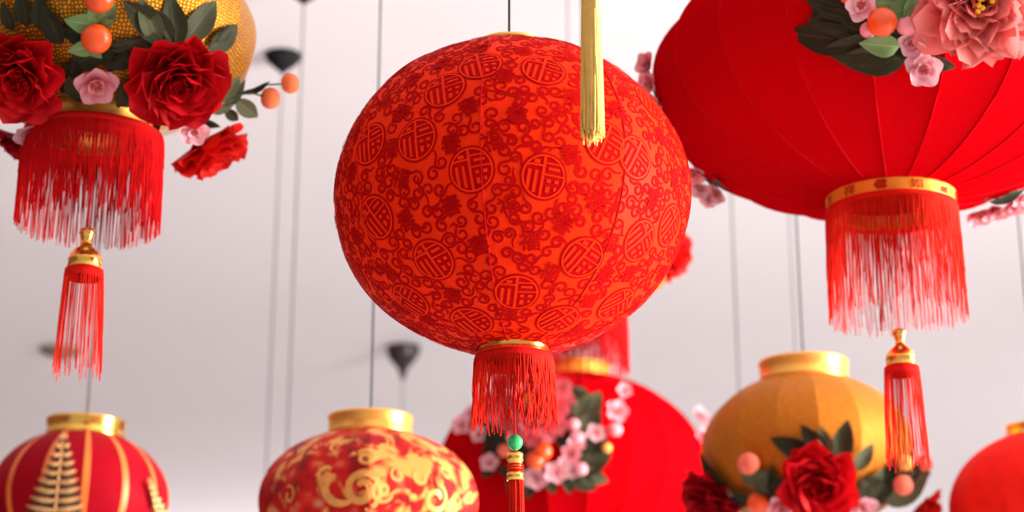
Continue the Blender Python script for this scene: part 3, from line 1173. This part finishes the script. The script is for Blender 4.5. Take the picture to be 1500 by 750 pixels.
def red_lantern(label, px, py, d, Rpx, off, fringe=True, bfac=0.56):
    L = Lantern('panelled_lantern', label, px, py, d, Rpx, bfac, 0.29, 0.275, 20, -0.9, off, 'panelled red lanterns with pink peonies')
    S = L.S
    panels(L.root, S, M['red_cloth'], 6, 30)
    b = MB()
    b.tube([S.pt(S.off, S.phib + (S.phit - S.phib) * i / 30, 0.0005) for i in range(31)], 0.0010, None, 5)
    me = b.mesh('rib', M['red_rib'])
    for q in range(S.n):
        link('rib', me, L.root, Matrix.Rotation(2 * PI * q / S.n, 4, 'Z'))
    h = L.R * 0.11
    ring_part(L.root, 'top_ring', M['gold_band'], S.rt, S.zt - 0.004, S.zt + h)
    crown_bar(L.root, S, S.zt + h * 0.4)
    r = S.rb * 0.985
    z1, z0 = S.zb + 0.003, S.zb - L.R * 0.058
    rg = ring_part(L.root, 'bottom_ring', M['gold_band'], r, z0, z1, 0.03)
    hung_wire(L.root, S.zt + h * 0.4, M['wire_grey'], 0.0021)
    if fringe:
        # printed blessing round the band
        sz = (z1 - z0) * 0.66
        zc = (z0 + z1) / 2
        seq = ['●', '如', '意', '●', '吉', '祥'] * 2
        base = -PI / 2 + math.atan2(-L.root.location.x, L.root.location.y) + math.radians(-7)
        for i, ch in enumerate(seq):
            b = MB()
            a0 = base + math.radians(30.5 if i < 3 else 30) * i
            if ch == '●':
                for j in range(6):
                    aj = j * PI / 3
                    cx, cy = (0.30 * math.cos(aj), 0.26 * math.sin(aj)) if j else (0, 0)
                    b.grid(lambda u, v: (lambda X, Y: ((r + 0.0011) * math.cos(a0 + X / r), (r + 0.0011) * math.sin(a0 + X / r), zc + Y))(
                        sz * (cx * 1.3 + 0.34 * v * math.cos(2 * PI * u)), sz * (cy + 0.28 * v * math.sin(2 * PI * u))), 10, 1)
            else:
                vs, fs = glyph(ch, 0.014)
                for (x, y) in vs:
                    X = x * sz * 1.35
                    b.vert(((r + 0.0011) * math.cos(a0 + X / r), (r + 0.0011) * math.sin(a0 + X / r), zc + y * sz))
                b.f = list(fs)
            b.build('printed_character' if ch != '●' else 'printed_flower', M['print'], rg, smooth=False)
        rf = r * 1.02
        b = MB()
        b.lathe([(r * 0.97, z0 + 0.003), (rf, z0 + 0.002), (rf * 1.004, z0 - 0.007), (rf * 0.98, z0 - 0.008), (rf * 0.96, z0)], 64)
        b.build('fringe_band', M['braid'], L.root)
        strands(L.root, 'fringe', M['fringe_hot'], rf, rf * 1.02, z0 - 0.004, L.R * 0.48, 520, 0.00080, 0.12, False, 0.0022, 0.70)
        hung_tassel(L, -L.R * 1.115, L.R * 0.165, L.R * 0.40, L.R * 0.076, M['fringe_hot'], True, 'bell', 60, S.zb, 0.0011)
    return L


B1 = red_lantern('huge panelled red lantern at upper right, lettered gold band and long fringe', 1293, 118, 3.06, 338, math.radians(-90 + 3))
for a in ((1255, 62, 1163, 50, 'leaf'), (1262, 20, 1182, -8, 'leaf'), (1270, 50, 1196, 20, 'leaf'), (1245, 40, 1190, 30, 'leaf'), (1320, 72, 1218, 74, 'leaf'), (1285, 74, 1215, 60, 'leaf'),
          (1330, 85, 1238, 88, 'leaf'), (1320, 40, 1240, 30, 'leaf'), (1345, 60, 1275, 60, 'leaf'), (1350, 80, 1300, 62, 'leaf'), (1340, 60, 1290, 20, 'leaf'), (1355, 88, 1395, 98, 'leaf'),
          (1290, 0, 1240, 4, 'leaf'), (1300, 30, 1260, 60, 'leaf')):
    B1.leaf(*a)
for a in ((1340, 10, 1296, 22), (1345, 0, 1325, 30), (1336, 4, 1282, 4)):
    B1.leaf(*a, 'leaf_light', 0.02, 1.4)
B1.leaf(1318, 68, 1266, 66, 'leaf_light', 0.02, 1.2)
B1.peony(1428, 6, 92, 'peony_pink', 0.7, 0.02, 'large coral pink peony with yellow stamens')
B1.berry(1292, 32, 19.5, 'orange', 0.035, (1310, 15))
B1.berry(1272, 44, 11, 'bud', 0.02, (1290, 55))
B1.berry(1328, 38, 13, 'bud', 0.03, (1340, 50))
for x, y, r in ((1262, 8, 24), (1334, 64, 20), (1352, 100, 27), (1345, 76, 18)):
    B1.blossom(x, y, r, 'blossom', 0.03, 0.9)
B1.berry(1238, -2, 6, 'orange', 0.02)
# sprays that stick out behind the left and right flanks
for x, y, r in ((950, 95, 22), (951, 122, 20), (958, 150, 18), (1016, 252, 22), (1026, 274, 20), (1050, 282, 20), (1038, 292, 15)):
    B1.blossom(x, y, r, 'blossom' if y > 270 else 'blossom_deep', 0.008, 1.0)
for a in ((1050, 270, 1030, 262), (1060, 275, 1042, 258)):
    B1.leaf(*a)
B1.twig([(966, 155), (956, 130), (951, 105)])
B1.twig([(1070, 280), (1042, 268), (1022, 250)])
for x, y, r in ((1432, 312, 24), (1458, 306, 26), (1484, 298, 24), (1500, 285, 24)):
    B1.blossom(x, y, r, 'blossom_deep', 0.012, 1.0, (0.1, 1.0, 0.5))
B1.leaf(1470, 292, 1505, 262, 'leaf_mid')
B1.leaf(1450, 296, 1500, 282, 'leaf')
B1.twig([(1440, 292), (1475, 290), (1510, 272)])

B2 = red_lantern('panelled red lantern low in the centre, pink peony and dark leaves, under the hidden fringe', 838, 690, 5.3, 196, math.radians(-90 + 5), False, 0.73)
for a in ((835, 612, 852, 556, 'leaf_mid'), (845, 620, 880, 572, 'leaf_mid'), (840, 605, 835, 560, 'leaf_mid'), (850, 640, 880, 600, 'leaf_mid'), (850, 690, 885, 632, 'leaf'), (840, 690, 892, 668, 'leaf'),
          (845, 690, 888, 705, 'leaf_mid'), (830, 690, 870, 716, 'leaf'), (830, 695, 835, 722, 'leaf'), (800, 690, 812, 722, 'leaf'), (780, 700, 772, 730, 'leaf'), (730, 640, 700, 610, 'leaf'),
          (740, 650, 702, 660, 'leaf'), (730, 670, 706, 700, 'leaf'), (745, 640, 695, 635, 'leaf'), (740, 620, 712, 580, 'leaf'), (770, 690, 730, 690, 'leaf'), (790, 660, 740, 665, 'leaf'),
          (830, 660, 820, 625, 'leaf'), (760, 690, 745, 720, 'leaf'), (860, 680, 845, 640, 'leaf_mid'), (850, 660, 885, 650, 'leaf')):
    B2.leaf(a[0], a[1], a[2], a[3], a[4], 0.015, 1.2)
B2.peony(782, 598, 62, 'peony_rose', 0.8, 0.05, 'rose pink peony')
B2.berry(795, 661, 13, 'orange', 0.06, (790, 650))
B2.berry(784, 674, 13, 'orange', 0.06, (790, 660))
B2.berry(738, 660, 9, 'coral', 0.04)
B2.berry(889, 656, 7, 'amber', 0.03)
for x, y, r in ((677, 622, 20), (703, 636, 17), (718, 678, 18), (903, 603, 22), (873, 634, 18), (845, 648, 18), (838, 665, 20), (815, 692, 22), (786, 700, 22), (840, 690, 14),
                (914, 573, 16), (690, 606, 15), (760, 694, 16), (830, 676, 16)):
    B2.blossom(x, y, r * 0.8, 'blossom' if x != 838 else 'blossom_deep', 0.04, 0.9)
for x, y, r in ((840, 622, 9), (901, 629, 10), (851, 687, 9), (846, 642, 10)):
    B2.berry(x, y, r, 'bud', 0.04)
for x, y, r in ((1024, 612, 18), (1030, 640, 16)):
    B2.blossom(x, y, r, 'blossom_deep', 0.008, 0.9)

# ------------------------------------------------------------------ brocade lantern, lower centre left
D1 = Lantern('brocade_lantern', 'red and gold brocade lantern with wide gold collar, below the central lantern', 540, 742, 3.5, 166, 0.69, 0.375, 0.375, 10, 0.1,
             math.radians(-90 + 4.6))
M['brocade'] = brocade_mat('red_gold_brocade', D1.root)
panels(D1.root, D1.S, M['brocade'], 8, 30)
S = D1.S
h = D1.R * 0.17
ring_part(D1.root, 'top_ring', M['gold_soft'], S.rt, S.zt - 0.004, S.zt + h)
crown_bar(D1.root, S, S.zt + h * 0.5)
ring_part(D1.root, 'bottom_ring', M['gold_soft'], S.rb, S.zb - h, S.zb + 0.004)
hung_wire(D1.root, S.zt + h * 0.5, M['wire'], 0.002)
for (px, py, r_, a0, hd, tn) in ((530, 716, 30, 2.4, -1, 1.6), (536, 670, 16, 0.5, 1, 1.3), (560, 718, 17, 4.0, 1, 1.3), (478, 690, 17, 1.0, 1, 0.5), (492, 706, 34, 2.0, 1, 0.55),
                                 (640, 730, 22, 0.0, 1, 1.2), (620, 700, 14, 1.0, -1, 1.0), (494, 652, 13, 0.4, 1, 0.6), (420, 725, 14, 2.0, 1, 1.0), (585, 695, 12, 2.0, -1, 1.1), (655, 690, 12, 0, 1, 1.0)):
    P, n = D1.hit(px, py)
    sf = Surf(P)
    b = MB()
    rr = r_ * D1.k
    pts = [(rr * (0.25 + 0.75 * k / 20) * math.cos(a0 + hd * tn * 2 * PI * k / 20), rr * (0.25 + 0.75 * k / 20) * math.sin(a0 + hd * tn * 2 * PI * k / 20)) for k in range(21)]
    ribbon(b, sf, pts, rr * 0.36, 0.0012)
    b.build('gold_swirl', M['swirl'], D1.root)

# ------------------------------------------------------------------ striped lantern, lower left
E1 = Lantern('striped_lantern', 'deep red silk lantern with gold stripes and gold frond, lower left corner', 116, 733, 4.0, 130, 0.80, 0.44, 0.44, 14, 0.5,
             math.radians(-90 - 9), rot=(0, math.radians(1.5), 0))
S = E1.S
panels(E1.root, S, M['red_silk'], 6, 26)
for k in range(14):
    th = S.off + 2 * PI * k / 14
    b = MB()
    b.grid(lambda u, v: S.pt(th + (u - 0.5) * 0.075, S.phib + (S.phit - S.phib) * v, 0.0012), 2, 30)
    b.build('stripe', M['stripe'], E1.root)
h = E1.R * 0.20
ring_part(E1.root, 'top_ring', M['gold'], S.rt, S.zt - 0.004, S.zt + h)
crown_bar(E1.root, S, S.zt + h * 0.5)
ring_part(E1.root, 'bottom_ring', M['gold'], S.rb, S.zb - h, S.zb + 0.004)
hung_wire(E1.root, S.zt + h * 0.5, M['wire_grey'], 0.0024)


def frond(L, tx, ty, bx, by, wide, n=10):
    """feathered ornament laid on the lantern: a midrib with paired blades, green blades beneath"""
    k = L.k
    pts = [L.hit(tx + (bx - tx) * i / 8, ty + (by - ty) * i / 8, 0.010)[0] for i in range(9)]
    b = MB()
    b.tube(pts, 1.2 * k, 2.2 * k, 5)
    f = b.build('frond', M['frond'], L.root)
    for i in range(n):
        t = (i + 0.3) / n
        cx, cy = tx + (bx - tx) * t, ty + (by - ty) * t
        w = wide * (0.10 + 0.9 * t ** 0.9)
        for s in (-1, 1):
            for lay, (mm, lf) in enumerate(((M['frond'], 0.012), (M['frond_green'], 0.006))):
                b = MB()
                th = 5.6 + 3.0 * t

                def fn(u, v):
                    yy = cy + lay * 5.5 - 0.16 * w * v * 1.0 + (u - 0.5) * 2 * th * 0.5 * math.sin(PI * (0.12 + 0.86 * v)) + 2.5 * math.sin(PI * v)
                    p, q = L.hit(cx + s * w * v, yy, lf + 0.004 * math.sin(PI * v))
                    return p
                b.grid(fn, 2, 5)
                b.build('blade', mm, f)
    return f


frond(E1, 93, 634, 78, 770, 50)
fr = frond(E1, 218, 700, 246, 775, 14, 8)
fr2 = frond(E1, -20, 690, -25, 770, 26, 8)

# ------------------------------------------------------------------ plain red lantern, lower right corner
F1 = Lantern('plain_lantern', 'plain scarlet lantern cut off by the lower right corner', 1529, 748, 4.0, 136, 0.86, 0.33, 0.33, 12, 0.35, math.radians(-90 - 8))
S = F1.S
panels(F1.root, S, M['red_plain'], 8, 28)
h = F1.R * 0.12
ring_part(F1.root, 'top_ring', M['gold'], S.rt, S.zt - 0.004, S.zt + h)
crown_bar(F1.root, S, S.zt + h * 0.5)
ring_part(F1.root, 'bottom_ring', M['gold'], S.rb, S.zb - h, S.zb + 0.004)
hung_wire(F1.root, S.zt + h * 0.5, M['wire_grey'], 0.002)

# ------------------------------------------------------------------ yellow tassel in front
d = 2.2
k = d / F_PX
p = at(865, -14, d)
Y = thing('yellow_tassel', 'long pale yellow silk tassel hanging in front of the central lantern', 'tassel', p)
b = MB()
rt = 15 * k
b.lathe([(0.001, 0.012), (rt * 0.5, 0.012), (rt * 0.9, 0.006), (rt * 0.98, -0.004), (rt * 0.86, -0.010), (rt * 0.86, -0.018), (rt * 0.6, -0.018)], 24)
b.build('tassel_head', M['yellow'], Y)
b = MB()
for q in range(5):
    z = -0.010 - q * 0.0016
    b.lathe([(rt * 0.86, z), (rt * 0.93, z - 0.0004), (rt * 0.93, z - 0.0012), (rt * 0.86, z - 0.0016)], 20)
b.build('thread_wrap', M['gold_band'], Y)
b = MB()
b.lathe([(rt * 0.82, -0.016), (rt * 0.95, -0.07), (rt * 0.98, -0.145), (rt * 0.4, -0.165), (0.001, -0.168)], 20)
b.build('silk_core', M['yellow'], Y)
strands(Y, 'silk_strand', M['yellow'], rt * 0.88, rt * 1.08, -0.016, 0.180, 130, 0.0011, 0.05, False, 0.0012, 0.06)
strands(Y, 'silk_strand', M['yellow'], rt * 0.80, rt * 0.9, -0.016, 0.188, 70, 0.0010, 0.08, True, 0.0012)
b = MB()
b.tube([(0, 0, 0.010), (0, 0, CEIL - p.z)], 0.0016, None, 6)
b.build('cord', M['yellow'], Y)

# ------------------------------------------------------------------ bare wires and mounts on the ceiling


def mounted_wire(label, px, py, prof, m, bottom, r=0.0028, wm='wire_grey'):
    """a ceiling mount at a pixel (its foot on the ceiling) and the wire that drops from it"""
    v = ray(px, py)
    p = EYE + v * ((CEIL - ZC) / v.z)
    o = thing('hanging_wire', label, 'wire', p, 'bare wires hanging from the ceiling')
    b = MB()
    b.lathe([(x, z - 0.001) for x, z in prof] + [(0.001, -0.001)], 28)
    b.build('ceiling_mount', M[m], o)
    b = MB()
    b.tube([(0, 0, prof[0][1]), (0, 0, bottom - (CEIL - ZC))], r, None, 6)
    b.build('wire', M[wm], o)
    return o


cone = [(0.006, -0.085), (0.020, -0.072), (0.048, -0.048), (0.070, -0.026), (0.078, -0.008), (0.076, 0.0)]
cup = [(0.010, -0.235), (0.026, -0.200), (0.032, -0.165), (0.062, -0.130), (0.100, -0.085), (0.116, -0.040), (0.118, 0.0)]
mounted_wire('grey wire from the black cone mount beside the peach berries', 415, 80, cone, 'black', 0.80)
mounted_wire('long grey wire running down the ceiling right of the black cone mount', 446, -24, cone, 'black', 0.80)
mounted_wire('grey wire from the bronze cup mount between brocade and central lanterns', 591, 508, cup, 'bronze', 1.2, 0.0034)
mounted_wire('grey wire between central lantern and lower right gold lantern', 1058, -60, cone, 'black', 0.6)
mounted_wire('fainter grey wire just left of the lower right gold lantern wire', 1137, -70, cone, 'black', 0.6, 0.0018)

v = ray(90, 512)
p = EYE + v * ((CEIL - ZC) / v.z)
o = thing('ceiling_fixture', 'small olive brown ceiling fixture behind the left lantern tassel', 'fixture', p)
b = MB()
b.lathe([(0.001, -0.060), (0.05, -0.058), (0.10, -0.045), (0.145, -0.018), (0.15, -0.001), (0.001, -0.001)], 28)
b.build('dish', M['olive'], o)
b = MB()
b.lathe([(0.001, -0.085), (0.02, -0.083), (0.028, -0.070), (0.03, -0.057)], 16)
b.build('knob', M['olive'], o)
